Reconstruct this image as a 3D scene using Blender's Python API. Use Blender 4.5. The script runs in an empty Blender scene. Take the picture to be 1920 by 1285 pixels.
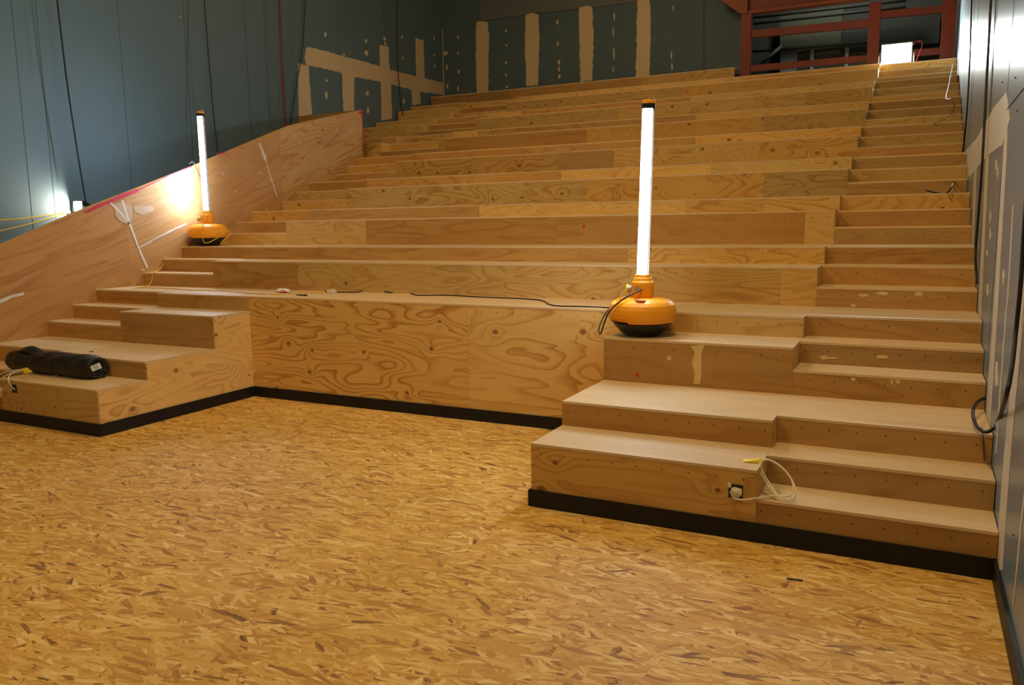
import bpy, bmesh, math, random
from mathutils import Vector, Matrix, noise
from mathutils.geometry import tessellate_polygon
random.seed(7)
S = bpy.context.scene
COL = S.collection
# ------------------------------------------------------------------ camera
FPX = 1496.34
CAM = Vector((2.2429, -4.6994, 1.7694))
YAW, PITCH, ROLL = 0.46801, -0.14557, -0.013201
_f = Vector((-math.sin(YAW)*math.cos(PITCH), math.cos(YAW)*math.cos(PITCH), math.sin(PITCH)))
_r0 = Vector((math.cos(YAW), math.sin(YAW), 0)); _u0 = _r0.cross(_f)
_r = math.cos(ROLL)*_r0 + math.sin(ROLL)*_u0
_u = -math.sin(ROLL)*_r0 + math.cos(ROLL)*_u0
cd = bpy.data.cameras.new('camera'); cam = bpy.data.objects.new('camera', cd); COL.objects.link(cam)
cd.sensor_width = 36; cd.lens = FPX/1920*36; cd.clip_end = 100; cd.clip_start = .05
cam.matrix_world = Matrix(((_r.x, _u.x, -_f.x, CAM.x), (_r.y, _u.y, -_f.y, CAM.y), (_r.z, _u.z, -_f.z, CAM.z), (0, 0, 0, 1)))
S.camera = cam
def at(x, y, ax, val):
    "the point of the plane ax=val that the photograph shows at pixel x, y"
    d = _f + _r*((x-960)/FPX) + _u*((642.5-y)/FPX)
    i = 'XYZ'.index(ax)
    return CAM + d*((val-CAM[i])/d[i])
# ------------------------------------------------------------------ world, lights, exposure
S.view_settings.view_transform = 'Standard'; S.view_settings.look = 'None'
S.view_settings.gamma = 1; S.view_settings.use_curve_mapping = False
S.view_settings.exposure = -0.27
W = bpy.data.worlds.new('world'); S.world = W; W.use_nodes = True
W.node_tree.nodes['Background'].inputs[0].default_value = (.75, .85, 1, 1)
W.node_tree.nodes['Background'].inputs[1].default_value = .05
def area(name, loc, target, size, power, color, spread=180):
    l = bpy.data.lights.new(name, 'AREA'); l.shape = 'RECTANGLE'; l.size = size[0]; l.size_y = size[1]
    l.energy = power; l.color = color; l.spread = math.radians(spread)
    o = bpy.data.objects.new(name, l); COL.objects.link(o); o.location = loc
    o.rotation_euler = (Vector(target)-Vector(loc)).to_track_quat('-Z', 'Y').to_euler()
    return o
WARM = (1, .71, .31)
area('hall_light', (1.2, -1.2, 7.6), (.0, 1.0, 0), (1.2, 1.2), 230, WARM)
area('hall_light', (-3.5, 1.5, 8.2), (-3.5, 4.0, 0), (1.5, 1.5), 185, WARM)
area('hall_light', (-3.0, 8.5, 8.8), (-3, 9.5, 3.5), (1.5, 1.5), 85, (1, .64, .27))
area('hall_light', (-2.5, -6.0, 6.5), (-2.5, 0, 0), (2, 2), 175, (1, .72, .34))

area('store_fill', (0.5, 14.6, 8.6), (1, 16.5, 4.5), (.6, .6), 130, (.9, .95, .85))  # added fill to lift the dark store; no lamp is known there
# ------------------------------------------------------------------ dimensions
P, D, E2, A = 1.4027, .3434, .6874, .5343
XR, XJ, XW = 0.0, 1.4765, 2.708
XL, XK, XP, XWL = -4.412, -5.874, -7.201, -8.75
ZF = -.1158; YB = 13.4
ZC = {1: -.030, 2: -.0206, 3: -.0087, 8: .008, 9: .006, 10: .006, 11: .010, 12: .006}
def Z(n):
    if n == 0: return ZF
    k, m = (n-1)//3, (n-1) % 3
    return .51*k + (.175, .342, .51)[m] + ZC.get(n, .003 if n > 3 else 0)
def YS(n): k, m = (n-1)//3, (n-1) % 3; return k*P + (0, D, E2)[m]
def YT(n): k, m = (n-1)//3, (n-1) % 3; return k*P + (None, 0, A)[m]
# ------------------------------------------------------------------ node helpers
class NT:
    def __init__(s, name):
        s.m = bpy.data.materials.new(name); s.m.use_nodes = True
        s.t = s.m.node_tree; s.t.nodes.clear()
        s.out = s.t.nodes.new('ShaderNodeOutputMaterial')
        s.b = s.t.nodes.new('ShaderNodeBsdfPrincipled'); s.t.links.new(s.b.outputs[0], s.out.inputs[0])
    def n(s, typ, **kw):
        o = s.t.nodes.new('ShaderNode'+typ)
        for k, v in kw.items(): setattr(o, k, v)
        return o
    def put(s, inp, v):
        if isinstance(v, bpy.types.NodeSocket): s.t.links.new(v, inp)
        elif isinstance(v, (tuple, list)) and len(v) == 3 and inp.type == 'RGBA': inp.default_value = (*v, 1)
        else: inp.default_value = v
    def ma(s, op, a, b=0, c=0, clamp=False):
        o = s.n('Math', operation=op, use_clamp=clamp)
        s.put(o.inputs[0], a); s.put(o.inputs[1], b); s.put(o.inputs[2], c); return o.outputs[0]
    def mix(s, f, a, b, mode='MIX'):
        o = s.n('Mix', data_type='RGBA', blend_type=mode)
        s.put(o.inputs[0], f); s.put(o.inputs[6], a); s.put(o.inputs[7], b); return o.outputs[2]
    def mixf(s, f, a, b):
        o = s.n('Mix', data_type='FLOAT'); s.put(o.inputs[0], f); s.put(o.inputs[2], a); s.put(o.inputs[3], b); return o.outputs[0]
    def xyz(s, v=None):
        if v is None: v = s.n('TexCoord').outputs['Object']
        o = s.n('SeparateXYZ'); s.put(o.inputs[0], v); return o.outputs
    def comb(s, x, y, z=0.0):
        o = s.n('CombineXYZ'); s.put(o.inputs[0], x); s.put(o.inputs[1], y); s.put(o.inputs[2], z); return o.outputs[0]
    def noise(s, v, scale=1, detail=2, rough=.5, dist=0):
        o = s.n('TexNoise'); s.put(o.inputs['Vector'], v); s.put(o.inputs['Scale'], scale)
        s.put(o.inputs['Detail'], detail); s.put(o.inputs['Roughness'], rough); s.put(o.inputs['Distortion'], dist); return o.outputs
    def vor(s, v, scale=1, dims='2D'):
        o = s.n('TexVoronoi', voronoi_dimensions=dims); s.put(o.inputs['Vector'], v); s.put(o.inputs['Scale'], scale); return o.outputs
    def ramp(s, f, stops, interp='LINEAR'):
        o = s.n('ValToRGB'); s.put(o.inputs[0], f); e = o.color_ramp.elements; o.color_ramp.interpolation = interp
        while len(e) < len(stops): e.new(.5)
        for i, (p, c) in enumerate(stops):
            e[i].position = p; e[i].color = (*c, 1) if isinstance(c, tuple) else (c, c, c, 1)
        return o.outputs[0]
    def bump(s, h, strength=.2, dist=.002):
        o = s.n('Bump'); s.put(o.inputs['Height'], h); o.inputs['Strength'].default_value = strength; o.inputs['Distance'].default_value = dist
        s.t.links.new(o.outputs[0], s.b.inputs['Normal'])
    def fin(s, col, rough=.6, spec=.3, metal=0):
        s.put(s.b.inputs['Base Color'], col); s.put(s.b.inputs['Roughness'], rough)
        s.put(s.b.inputs['Specular IOR Level'], spec); s.put(s.b.inputs['Metallic'], metal); return s.m
def plain(name, c, rough=.6, spec=.3, metal=0, var=.15, scale=6):
    n = NT(name); t = n.n('TexCoord').outputs['Object']
    v = n.noise(t, scale, 3)[0]
    f = n.ma('MULTIPLY_ADD', v, var*2, 1-var)
    col = n.mix(1.0, c, n.comb(f, f, f), 'MULTIPLY')
    return n.fin(col, rough, spec, metal)
# ---- sheet timber: object colour holds (warmth, brightness, figure, screws)
def ply(name, light, mid, dark, rings, knots=True, rough=.62, uscale=.8, vscale=2.7, fibre=.12):
    n = NT(name)
    oi = n.n('ObjectInfo'); rnd = oi.outputs['Random']
    tone = n.n('SeparateColor'); n.put(tone.inputs[0], oi.outputs['Color'])
    al = oi.outputs['Alpha']
    x, y, z = n.xyz()
    v = n.ma('ADD', y, z)
    seed = n.ma('MULTIPLY', rnd, 61.0)
    u2 = n.ma('ADD', x, n.ma('MULTIPLY', rnd, 37.0)); v2 = n.ma('ADD', v, n.ma('MULTIPLY', rnd, 19.0))
    # knots
    kv = n.comb(n.ma('MULTIPLY', u2, .75), v2)
    wob = n.noise(n.comb(u2, v2, seed), 3, 1)[1]
    kd = n.vor(kv, 2.6)
    k_on = n.ma('GREATER_THAN', n.xyz(kd['Color'])[0], .45)
    kr = n.ma('SUBTRACT', kd['Distance'], .0)
    near = n.ma('MULTIPLY', n.ma('SUBTRACT', 1.0, n.ma('MULTIPLY', kr, 2.6), clamp=True), k_on)
    near2 = n.ma('MULTIPLY', near, near)
    nz = n.noise(n.comb(n.ma('MULTIPLY', u2, uscale), n.ma('MULTIPLY', v2, vscale), seed), 1.0, 1.6, .42, .55)[0]
    fld = n.ma('ADD', nz, n.ma('MULTIPLY', near2, .16 if knots else .03))
    ph = n.ma('FRACT', n.ma('MULTIPLY', fld, rings))
    wv = n.ramp(ph, [(0, .0), (.5, .05), (.82, .7), (.93, 1.0), (1.0, .0)])
    wm = n.noise(n.comb(n.ma('MULTIPLY', u2, .7), v2, seed), 1.6, 2)[0]      # figure fades in and out
    amt = n.ma('MULTIPLY', n.ma('MULTIPLY', n.ma('MULTIPLY_ADD', wm, 2.4, -.45, clamp=True), tone.outputs[2]), wv)
    fb = n.noise(n.comb(n.ma('MULTIPLY', u2, 5.0), n.ma('MULTIPLY', v2, 170.0), seed), 1, 2)[0]
    blot = n.noise(n.comb(n.ma('MULTIPLY', u2, .8), n.ma('MULTIPLY', v2, 2.0), seed), 1.7, 3)[0]
    col = n.mix(n.ma('MULTIPLY_ADD', blot, 1.6, -.3, clamp=True), light, mid)
    col = n.mix(amt, col, dark)
    col = n.mix(tone.outputs[0], col, (.60, .27, .085), 'MIX') if False else col
    g = n.ma('MULTIPLY_ADD', fb, fibre*2, 1-fibre)
    col = n.mix(1.0, col, n.comb(g, g, g), 'MULTIPLY')
    if knots:
        ks = n.ma('MULTIPLY', n.ma('LESS_THAN', kr, n.ma('MULTIPLY_ADD', n.xyz(kd['Color'])[1], .05, .02)), k_on)
        kc = n.mix(n.ma('LESS_THAN', kr, .016), (.26, .11, .04), (.07, .03, .015))
        col = n.mix(n.ma('MULTIPLY', ks, .85), col, kc)
    # warmth shift + brightness
    wr = n.ma('MULTIPLY_ADD', tone.outputs[0], .25, .88); wb = n.ma('MULTIPLY_ADD', tone.outputs[0], -.55, 1.27)
    br = tone.outputs[1]
    col = n.mix(1.0, col, n.comb(n.ma('MULTIPLY', wr, br), br, n.ma('MULTIPLY', wb, br)), 'MULTIPLY')
    # countersunk screws in a row below the top edge
    mx = n.ma('ABSOLUTE', n.ma('SUBTRACT', n.ma('MODULO', n.ma('ADD', n.ma('ADD', x, 50.0), rnd), .165), .0825))
    row = n.noise(n.comb(n.ma('MULTIPLY', u2, 3.0), seed), 1, 1)[0]
    mz = n.ma('ABSOLUTE', n.ma('ADD', z, n.ma('MULTIPLY_ADD', row, .012, .044)))
    dd = n.ma('SQRT', n.ma('ADD', n.ma('MULTIPLY', mx, mx), n.ma('MULTIPLY', mz, mz)))
    sc = n.ma('MULTIPLY', n.ma('LESS_THAN', dd, .0058), n.ma('GREATER_THAN', al, .5))
    col = n.mix(n.ma('MULTIPLY', sc, .8), col, (.05, .035, .03))
    n.bump(n.ma('ADD', fb, n.ma('MULTIPLY', amt, .6)), .12, .0015)
    return n.fin(col, rough, .3)
M = {}
M['pine'] = ply('pine_plywood', (.69, .44, .145), (.63, .37, .11), (.43, .19, .038), 13.0, vscale=3.0, uscale=.72)
M['brown'] = ply('brown_plywood', (.56, .32, .105), (.47, .25, .075), (.37, .17, .045), 7.0, knots=False, uscale=.6, vscale=3.4)
M['tread'] = ply('pale_plywood', (.72, .52, .30), (.65, .44, .235), (.56, .35, .17), 5.0, knots=False, uscale=.35, vscale=5, fibre=.10, rough=.55)
M['parapet'] = ply('red_plywood', (.53, .31, .135), (.46, .235, .085), (.35, .15, .05), 6.0, knots=False, uscale=.5, vscale=4.5, fibre=.14, rough=.5)
M['parapet_knotty'] = ply('knotty_red_plywood', (.58, .37, .16), (.51, .28, .11), (.40, .175, .055), 7.0, knots=True, uscale=.45, vscale=4.0, fibre=.14, rough=.5)
# ---- oriented strand board
def osb():
    n = NT('oriented_strand_board'); x, y, z = n.xyz()
    wob = n.noise(n.comb(x, y), 9, 2)[1]
    wx, wy, wz = n.xyz(wob)
    X = n.ma('ADD', x, n.ma('MULTIPLY_ADD', wx, .03, -.015)); Y = n.ma('ADD', y, n.ma('MULTIPLY_ADD', wy, .03, -.015))
    H = T = G = None
    for i, (ang, lx, ly, bias) in enumerate([(3, .16, .026, 1), (-16, .13, .022, .98), (20, .14, .025, .98), (8, .09, .014, 1.0), (-32, .12, .026, .95), (42, .11, .028, .94), (-58, .11, .028, .89), (80, .10, .03, .88), (-5, .20, .036, .97)]):
        c, s_ = math.cos(math.radians(ang)), math.sin(math.radians(ang))
        uu = n.ma('ADD', n.ma('MULTIPLY', X, c/lx), n.ma('MULTIPLY_ADD', Y, s_/lx, i*7.3))
        vv = n.ma('ADD', n.ma('MULTIPLY', X, -s_/ly), n.ma('MULTIPLY_ADD', Y, c/ly, i*3.1))
        vo = n.vor(n.comb(uu, vv), 1)
        r, g, b = n.xyz(vo['Color'])
        h = n.ma('MULTIPLY', r, bias)
        fb = n.noise(n.comb(n.ma('MULTIPLY', uu, .8), n.ma('MULTIPLY', vv, 5.0)), 1, 2)[0]
        if H is None: H, T, G = h, g, fb
        else:
            k = n.ma('GREATER_THAN', h, H)
            T = n.mixf(k, T, g); G = n.mixf(k, G, fb); H = n.ma('MAXIMUM', H, h)
    t = n.ma('ADD', T, n.ma('MULTIPLY_ADD', G, .35, -.175))
    col = n.ramp(t, [(0, (.17, .08, .025)), (.025, (.36, .165, .04)), (.13, (.49, .25, .052)), (.4, (.58, .315, .065)), (.7, (.65, .38, .095)), (.9, (.72, .46, .145)), (1, (.78, .55, .23))])
    e = n.noise(n.comb(x, y), .9, 3)[0]; f = n.ma('MULTIPLY_ADD', e, .3, .85)
    col = n.mix(1.0, col, n.comb(f, f, f), 'MULTIPLY')
    # panel joints
    sy = n.ma('ABSOLUTE', n.ma('ADD', y, .98)); j = n.ma('LESS_THAN', sy, .0022)
    sx = n.ma('ABSOLUTE', n.ma('SUBTRACT', n.ma('MODULO', n.ma('ADD', x, 40.9), 2.44), 1.22)); j2 = n.ma('MULTIPLY', n.ma('LESS_THAN', sx, .0012), n.ma('LESS_THAN', y, -3.98))
    col = n.mix(n.ma('MULTIPLY', n.ma('MAXIMUM', j, j2), .7), col, (.12, .06, .02))
    n.bump(n.ma('ADD', T, G), .25, .001)
    return n.fin(col, n.ma('MULTIPLY_ADD', T, -.08, .66), .3)
M['osb'] = osb()
# ---- plasterboard
def board_mat(name, c1, c2, rough=.75, spec=.25):
    n = NT(name); t = n.n('TexCoord').outputs['Object']; x, y, z = n.xyz(t)
    a = n.noise(t, .7, 3)[0]; b = n.noise(n.comb(n.ma('MULTIPLY', x, 14.0), n.ma('MULTIPLY', y, 14.0), n.ma('MULTIPLY', z, .8)), 2, 3)[0]
    f = n.ma('ADD', n.ma('MULTIPLY', a, .75), n.ma('MULTIPLY', b, .25))
    col = n.mix(n.ma('MULTIPLY_ADD', f, 2.4, -.7, clamp=True), c1, c2)
    n.bump(b, .08, .001)
    return n.fin(col, rough, spec)
M['wall_left'] = board_mat('blue_grey_plasterboard', (.10, .160, .205), (.125, .185, .23), .6, .3)
M['wall_back'] = board_mat('dark_blue_plasterboard', (.085, .125, .16), (.10, .145, .18))
M['wall_grey'] = board_mat('grey_plasterboard', (.13, .14, .15), (.16, .17, .175))
M['wall_right'] = board_mat('light_blue_plasterboard', (.14, .20, .245), (.17, .235, .28), .30, .7)
M['compound'] = board_mat('joint_compound', (.60, .46, .29), (.68, .54, .36), .8)
M['compound_r'] = board_mat('pale_joint_compound', (.52, .45, .34), (.62, .54, .42), .6)
M['seam'] = plain('dark_seam', (.03, .035, .04), .9)
M['black'] = plain('black_painted_board', (.009, .009, .010), .5, .3, var=.4, scale=12)
M['dark'] = plain('dark_cladding', (.035, .035, .03), .8)
M['dark_olive'] = plain('olive_cladding', (.07, .07, .045), .8)
M['grey_panel'] = plain('grey_panel', (.16, .15, .15), .7)
M['stud'] = plain('steel_stud', (.30, .31, .28), .5)
M['red_steel'] = plain('red_oxide_steel', (.18, .024, .014), .5, .4, var=.25, scale=3)
M['rust_steel'] = plain('orange_oxide_steel', (.24, .06, .022), .55, .4, var=.25, scale=3)
M['orange'] = plain('orange_plastic', (.95, .38, .015), .4, .45, var=.06)
M['rubber'] = plain('black_plastic', (.012, .012, .013), .35, .4, var=.3)
M['cord_black'] = plain('black_cord', (.015, .014, .014), .5)
M['cord_grey'] = plain('grey_cord', (.10, .09, .08), .5)
M['cord_white'] = plain('white_cable', (.75, .70, .60), .5, var=.05)
M['cord_yellow'] = plain('yellow_cord', (.70, .46, .04), .5, var=.08)
M['cord_red'] = plain('red_cord', (.30, .02, .03), .5)
M['tape'] = plain('yellow_tape', (.85, .68, .02), .4, .4, var=.05)
M['plaster'] = plain('white_plaster', (.72, .64, .54), .9, var=.2, scale=40)
M['filler'] = plain('white_filler', (.72, .70, .70), .85, var=.12, scale=14)
M['filler_thin'] = plain('thin_filler', (.56, .41, .30), .85, var=.12, scale=14)
M['red_paint'] = plain('red_paint', (.55, .03, .08), .5, var=.15)
M['putty'] = plain('wood_putty', (.70, .50, .22), .85, var=.2, scale=20)
M['white'] = plain('white_paper', (.8, .8, .78), .7, var=.05)
M['sticker'] = plain('grey_sticker', (.35, .34, .32), .4)
M['silver'] = plain('grey_metal', (.45, .45, .44), .35, .5, .7)
M['shell'] = plain('milky_reflector', (.55, .55, .62), .35, .4, var=.03)
def emis(name, c, s):
    n = NT(name); n.b.inputs['Emission Color'].default_value = (*c, 1); n.b.inputs['Emission Strength'].default_value = s
    return n.fin((.8, .8, .8), .4)
M['tube'] = emis('lit_fluorescent_tube', (.70, .86, 1.0), 120)
M['flood_glass'] = emis('lit_floodlight_glass', (.92, 1.0, .97), 60)
M['flood_glass_warm'] = emis('lit_halogen_glass', (1.0, .86, .62), 60)
def plastic_wrap():
    n = NT('black_plastic_wrap'); t = n.n('TexCoord').outputs['Object']; x, y, z = n.xyz(t)
    a = n.noise(n.comb(n.ma('MULTIPLY', x, 3.0), n.ma('MULTIPLY', y, 14.0), n.ma('MULTIPLY', z, 14.0)), 2, 4, .6, .8)[0]
    col = n.ramp(a, [(.3, (.003, .003, .003)), (.62, (.008, .007, .005)), (.8, (.03, .024, .015))])
    n.bump(a, 1.0, .03); return n.fin(col, .38, .5)
M['wrap'] = plastic_wrap()
# ------------------------------------------------------------------ mesh helpers
def tag(o, label=None, cat=None, group=None, kind=None):
    if label: o['label'] = label
    if cat: o['category'] = cat
    if group: o['group'] = group
    if kind: o['kind'] = kind
    return o
def empty(name, loc=(0, 0, 0), label=None, cat=None, group=None):
    o = bpy.data.objects.new(name, None); COL.objects.link(o); o.location = loc; o.empty_display_size = .1
    return tag(o, label, cat, group)
def link(name, bm, mat, parent=None, loc=(0, 0, 0), smooth=False, rotz=0):
    me = bpy.data.meshes.new(name); bm.normal_update(); bm.to_mesh(me); bm.free()
    for m in (mat if isinstance(mat, (list, tuple)) else [mat]): me.materials.append(m)
    if smooth:
        for p in me.polygons: p.use_smooth = True
    o = bpy.data.objects.new(name, me); COL.objects.link(o)
    o.location = Vector(loc) - (parent.location if parent else Vector((0, 0, 0)))
    if parent and parent.parent: o.location = Vector(loc) - parent.parent.location - parent.location
    o.rotation_euler = (0, 0, rotz)
    if parent: o.parent = parent
    return o
def addbox(bm, a, b, mi=0):
    (x0, y0, z0), (x1, y1, z1) = a, b
    v = [bm.verts.new(p) for p in ((x0,y0,z0),(x1,y0,z0),(x1,y1,z0),(x0,y1,z0),(x0,y0,z1),(x1,y0,z1),(x1,y1,z1),(x0,y1,z1))]
    for f in ((0,3,2,1),(4,5,6,7),(0,1,5,4),(1,2,6,5),(2,3,7,6),(3,0,4,7)): bm.faces.new([v[i] for i in f]).material_index = mi
def box(name, a, b, mat, parent=None, tone=None, bev=0):
    bm = bmesh.new(); o0 = Vector((a[0], a[1], b[2]))           # origin at the top front left corner
    addbox(bm, Vector(a)-o0, Vector(b)-o0)
    if bev: bmesh.ops.bevel(bm, geom=bm.edges[:], offset=bev, segments=2, affect='EDGES')
    o = link(name, bm, mat, parent, o0)
    if tone: o.color = tone
    return o
def boxy(name, a, b, mat, parent=None, tone=None):
    "a board in a plane X = const whose grain runs along Y"
    L, T, H = b[1]-a[1], b[0]-a[0], b[2]-a[2]
    bm = bmesh.new(); addbox(bm, (0, -T, -H), (L, 0, 0))
    o = link(name, bm, mat, parent, (a[0], a[1], b[2]), rotz=math.pi/2)
    if tone: o.color = tone
    return o
def catmull(pts, n=8):
    pts = [Vector(p) for p in pts]; out = []
    for i in range(len(pts)-1):
        p0 = pts[max(i-1, 0)]; p1 = pts[i]; p2 = pts[i+1]; p3 = pts[min(i+2, len(pts)-1)]
        for k in range(n):
            t = k/n
            out.append(.5*((2*p1)+(p2-p0)*t+(2*p0-5*p1+4*p2-p3)*t*t+(3*p1-p0-3*p2+p3)*t**3))
    out.append(pts[-1]); return out
def addtube(bm, pts, r, seg=8, mi=0, smooth_n=8):
    q = catmull(pts, smooth_n) if smooth_n else [Vector(p) for p in pts]
    rings = []; up = None
    for i, p in enumerate(q):
        t = (q[min(i+1, len(q)-1)]-q[max(i-1, 0)]).normalized()
        if up is None: up = t.orthogonal().normalized()
        up = (up - t*up.dot(t)); up = up.normalized() if up.length > 1e-6 else t.orthogonal().normalized()
        s = t.cross(up)
        rings.append([bm.verts.new(p+(up*math.cos(2*math.pi*k/seg)+s*math.sin(2*math.pi*k/seg))*r) for k in range(seg)])
    for a, b in zip(rings, rings[1:]):
        for k in range(seg):
            bm.faces.new((a[k], a[(k+1) % seg], b[(k+1) % seg], b[k])).material_index = mi
    bm.faces.new(rings[0][::-1]); bm.faces.new(rings[-1])
def cord(name, pts, r, mat, parent=None, seg=8, n=8):
    bm = bmesh.new(); base = Vector(pts[0])
    addtube(bm, [Vector(p)-base for p in pts], r, seg, smooth_n=n)
    return link(name, bm, mat, parent, base, smooth=True)
def lathe(bm, prof, seg=48, cx=0, cy=0):
    rings = []
    for r, z in prof:
        if r < 1e-5: rings.append([bm.verts.new((cx, cy, z))])
        else: rings.append([bm.verts.new((cx+r*math.cos(2*math.pi*k/seg), cy+r*math.sin(2*math.pi*k/seg), z)) for k in range(seg)])
    for a, b in zip(rings, rings[1:]):
        for k in range(seg):
            k2 = (k+1) % seg
            if len(a) == 1 and len(b) > 1: bm.faces.new((a[0], b[k2], b[k]))
            elif len(b) == 1 and len(a) > 1: bm.faces.new((a[k], a[k2], b[0]))
            elif len(a) > 1: bm.faces.new((a[k], a[k2], b[k2], b[k]))
def decals(name, ax, val, polys, mat, parent, **kw):
    for i, p in enumerate(polys): decal(name, ax, val, [p], mat, parent, seed=i+1, **kw)
def decal(name, ax, val, polys, mat, parent, off=.002, thick=.0015, rough=0, normal=1, seed=1):
    "thin applied layer: outlines are pixels of the photograph, laid on the plane ax = val"
    rr = random.Random(seed); bm = bmesh.new(); i = 'XYZ'.index(ax)
    for pi_, poly in enumerate(polys):
        off_ = off + .00008*(pi_ if pi_ < 14 else 14)
        w = [at(x, y, ax, val) for x, y in poly]
        if rough:
            q = []
            for a, b in zip(w, w[1:]+w[:1]):
                m = max(1, int((b-a).length/.06))
                for k in range(m):
                    p = a.lerp(b, k/m)
                    if k: p = p + Vector([rr.uniform(-rough, rough) if j != i else 0 for j in range(3)])
                    q.append(p)
            w = q
        for p in w: p[i] = val + .0002*normal
        lo = [bm.verts.new(p) for p in w]
        for p in w: p[i] = val + off_*normal
        hi = [bm.verts.new(p) for p in w]
        want = Vector([normal if j == i else 0 for j in range(3)])
        for t in tessellate_polygon([w]):
            c0, c1, c2 = (hi[k] for k in t)
            nn = (c1.co-c0.co).cross(c2.co-c0.co)
            if nn.length < 1e-12: continue
            bm.faces.new((c0, c1, c2) if nn.dot(want) > 0 else (c0, c2, c1))
        ar = sum(((w[a]-w[0]).cross(w[(a+1) % len(w)]-w[0]) for a in range(len(w))), Vector()).dot(want)
        for a in range(len(w)):
            b = (a+1) % len(w)
            bm.faces.new((lo[a], lo[b], hi[b], hi[a]) if ar > 0 else (hi[a], hi[b], lo[b], lo[a]))
    return link(name, bm, mat, parent, (0, 0, 0))
def spots(lst, rx=4, ry=7, seed=3):
    rr = random.Random(seed); out = []
    for s in lst:
        x, y = s[:2]; a, b = (s[2], s[3]) if len(s) > 2 else (rx, ry)
        n = 9; out.append([(x+a*rr.uniform(.6, 1.1)*math.cos(2*math.pi*k/n), y+b*rr.uniform(.6, 1.1)*math.sin(2*math.pi*k/n)) for k in range(n)])
    return out
def ribbon(pts, w):
    "pixel polyline to a polygon of the given pixel width"
    L, R = [], []
    for i, p in enumerate(pts):
        a = pts[max(i-1, 0)]; b = pts[min(i+1, len(pts)-1)]
        d = math.hypot(b[0]-a[0], b[1]-a[1]) or 1; nx, ny = -(b[1]-a[1])/d, (b[0]-a[0])/d
        h = (w[i] if isinstance(w, (list, tuple)) else w)/2
        L.append((p[0]+nx*h, p[1]+ny*h)); R.append((p[0]-nx*h, p[1]-ny*h))
    return L+R[::-1]
def tone(lo=.82, hi=1.1, fig=.8, dots=1, warm=None):
    return (random.uniform(.2, .8) if warm is None else warm, random.uniform(lo, hi), fig*random.uniform(.6, 1.15), dots)
# ------------------------------------------------------------------ setting
def struct(name, a, b, mat, origin=None):
    bm = bmesh.new(); o0 = Vector(a); addbox(bm, Vector(a)-o0, Vector(b)-o0)
    return tag(link(name, bm, mat, None, o0), kind='structure')
bm = bmesh.new(); addbox(bm, (XWL, -9, ZF-.1), (XW+.01, P+A+.2, ZF))
fl = tag(link('floor', bm, M['osb']), kind='structure')
wl = struct('wall_left', (XWL-.12, -9, ZF-.1), (XWL, YB+.15, 9.4), M['wall_left'])
wb = struct('wall_back', (XWL, YB, 2), (-1.315, YB+.15, 9.4), M['wall_back'])
wr = struct('wall_right', (XW+.004, -9, ZF-.1), (XW+.12, 17.2, 9.4), M['wall_right'])
struct('ceiling', (XWL, -9, 9.4), (XW, 17.2, 9.5), M['dark'])
struct('wall_rear_store', (-6, 17.0, 2), (XW, 17.2, 9.4), M['dark'])
struct('wall_front', (XWL, -9.1, ZF-.1), (XW, -9.0, 9.4), M['wall_grey'])
# left wall: compound, spots, seams
decal('joint_compound', 'X', XWL, [
    [(573,92),(580,88),(612,96),(642,105),(662,110),(712,124),(732,131),(760,138),(785,145),(812,150),(834,156),
     (834,179),(810,175),(786,172),(768,167),(735,159),(714,154),(662,143),(640,137),(603,127),(575,123),(571,110)],
    [(558,118),(578,124),(582,170),(585,215),(560,219)], [(641,136),(664,142),(664,208),(644,209)], [(641,104),(645,99),(648,106)],
    [(712,84),(728,88),(731,133),(712,126)], [(714,152),(733,157),(735,222),(715,227)],
    [(779,71),(794,76),(796,148),(780,146)], [(771,166),(787,170),(789,194),(773,198)],
    [(829,55),(835,56),(836,181),(831,181)], [(833,8),(835,8),(836,50),(834,50)],
    ] + spots([(610,65,3,6),(687,100,4,6),(721,73,3,4),(722,82,2,4),(754,69,2,5),(755,109,2,4),(814,72,2,4),(814,103,2,3),(815,125,1.6,5),(613,151,3,3),(612,178,3,8),(689,175,3,6),(690,207,3,6),(757,190,3,6),(686,77,3,5),(338,32,1.5,2)]),
    M['compound'], wl, rough=.012)
seams = []
for px in (40, 85, 235, 356, 468, 640):
    y = at(px, 200, 'X', XWL).y; seams.append(y)
bm = bmesh.new()
for y in seams + [at(720, 40, 'X', XWL).y, -.2, -1.4, -2.6]:
    addbox(bm, (XWL, y-.003, 0), (XWL+.0015, y+.003, 9))
link('panel_seam', bm, M['seam'], wl)
# back wall
decal('grey_board', 'Y', YB, [[(900,-60),(900,40),(985,27),(1140,10),(1386,-22),(1386,-120)]], M['wall_grey'], wb, off=.001, normal=-1)
decal('joint_compound', 'Y', YB, [
    [(893,42),(903,40),(914,41),(917,70),(915,172),(894,174),(892,100)], [(986,28),(997,24),(1009,27),(1012,70),(1009,160),(987,162),(984,70)],
    [(1086,14),(1098,11),(1110,13),(1113,60),(1111,150),(1088,154),(1086,60)], [(1195,-10),(1218,-12),(1220,60),(1218,142),(1192,146),(1194,60)]]
    + spots([(859,70,2,4),(859,100,2,3),(860,135,2,5),(859,166,2,5),(836,100,5,6),(838,126,2,6),(839,162,2,5),(949,57,2,4),(950,85,2,2.5),(949,117,2,3.5),(949,141,2,3),(951,163,3,2.5),(1045,42,2.5,5),(1046,82,3,5),(1048,117,3,6),(1048,130,2,6),(1049,143,2.5,5),(1152,30,1.5,9),(1150,60,1.5,12),(1151,100,1.5,14),(1150,130,1.5,7),(1262,15,1.2,6),(1259,104,2,8),(1260,125,2,8)]),
    M['compound'], wb, off=.004, rough=.014, normal=-1)
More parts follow.
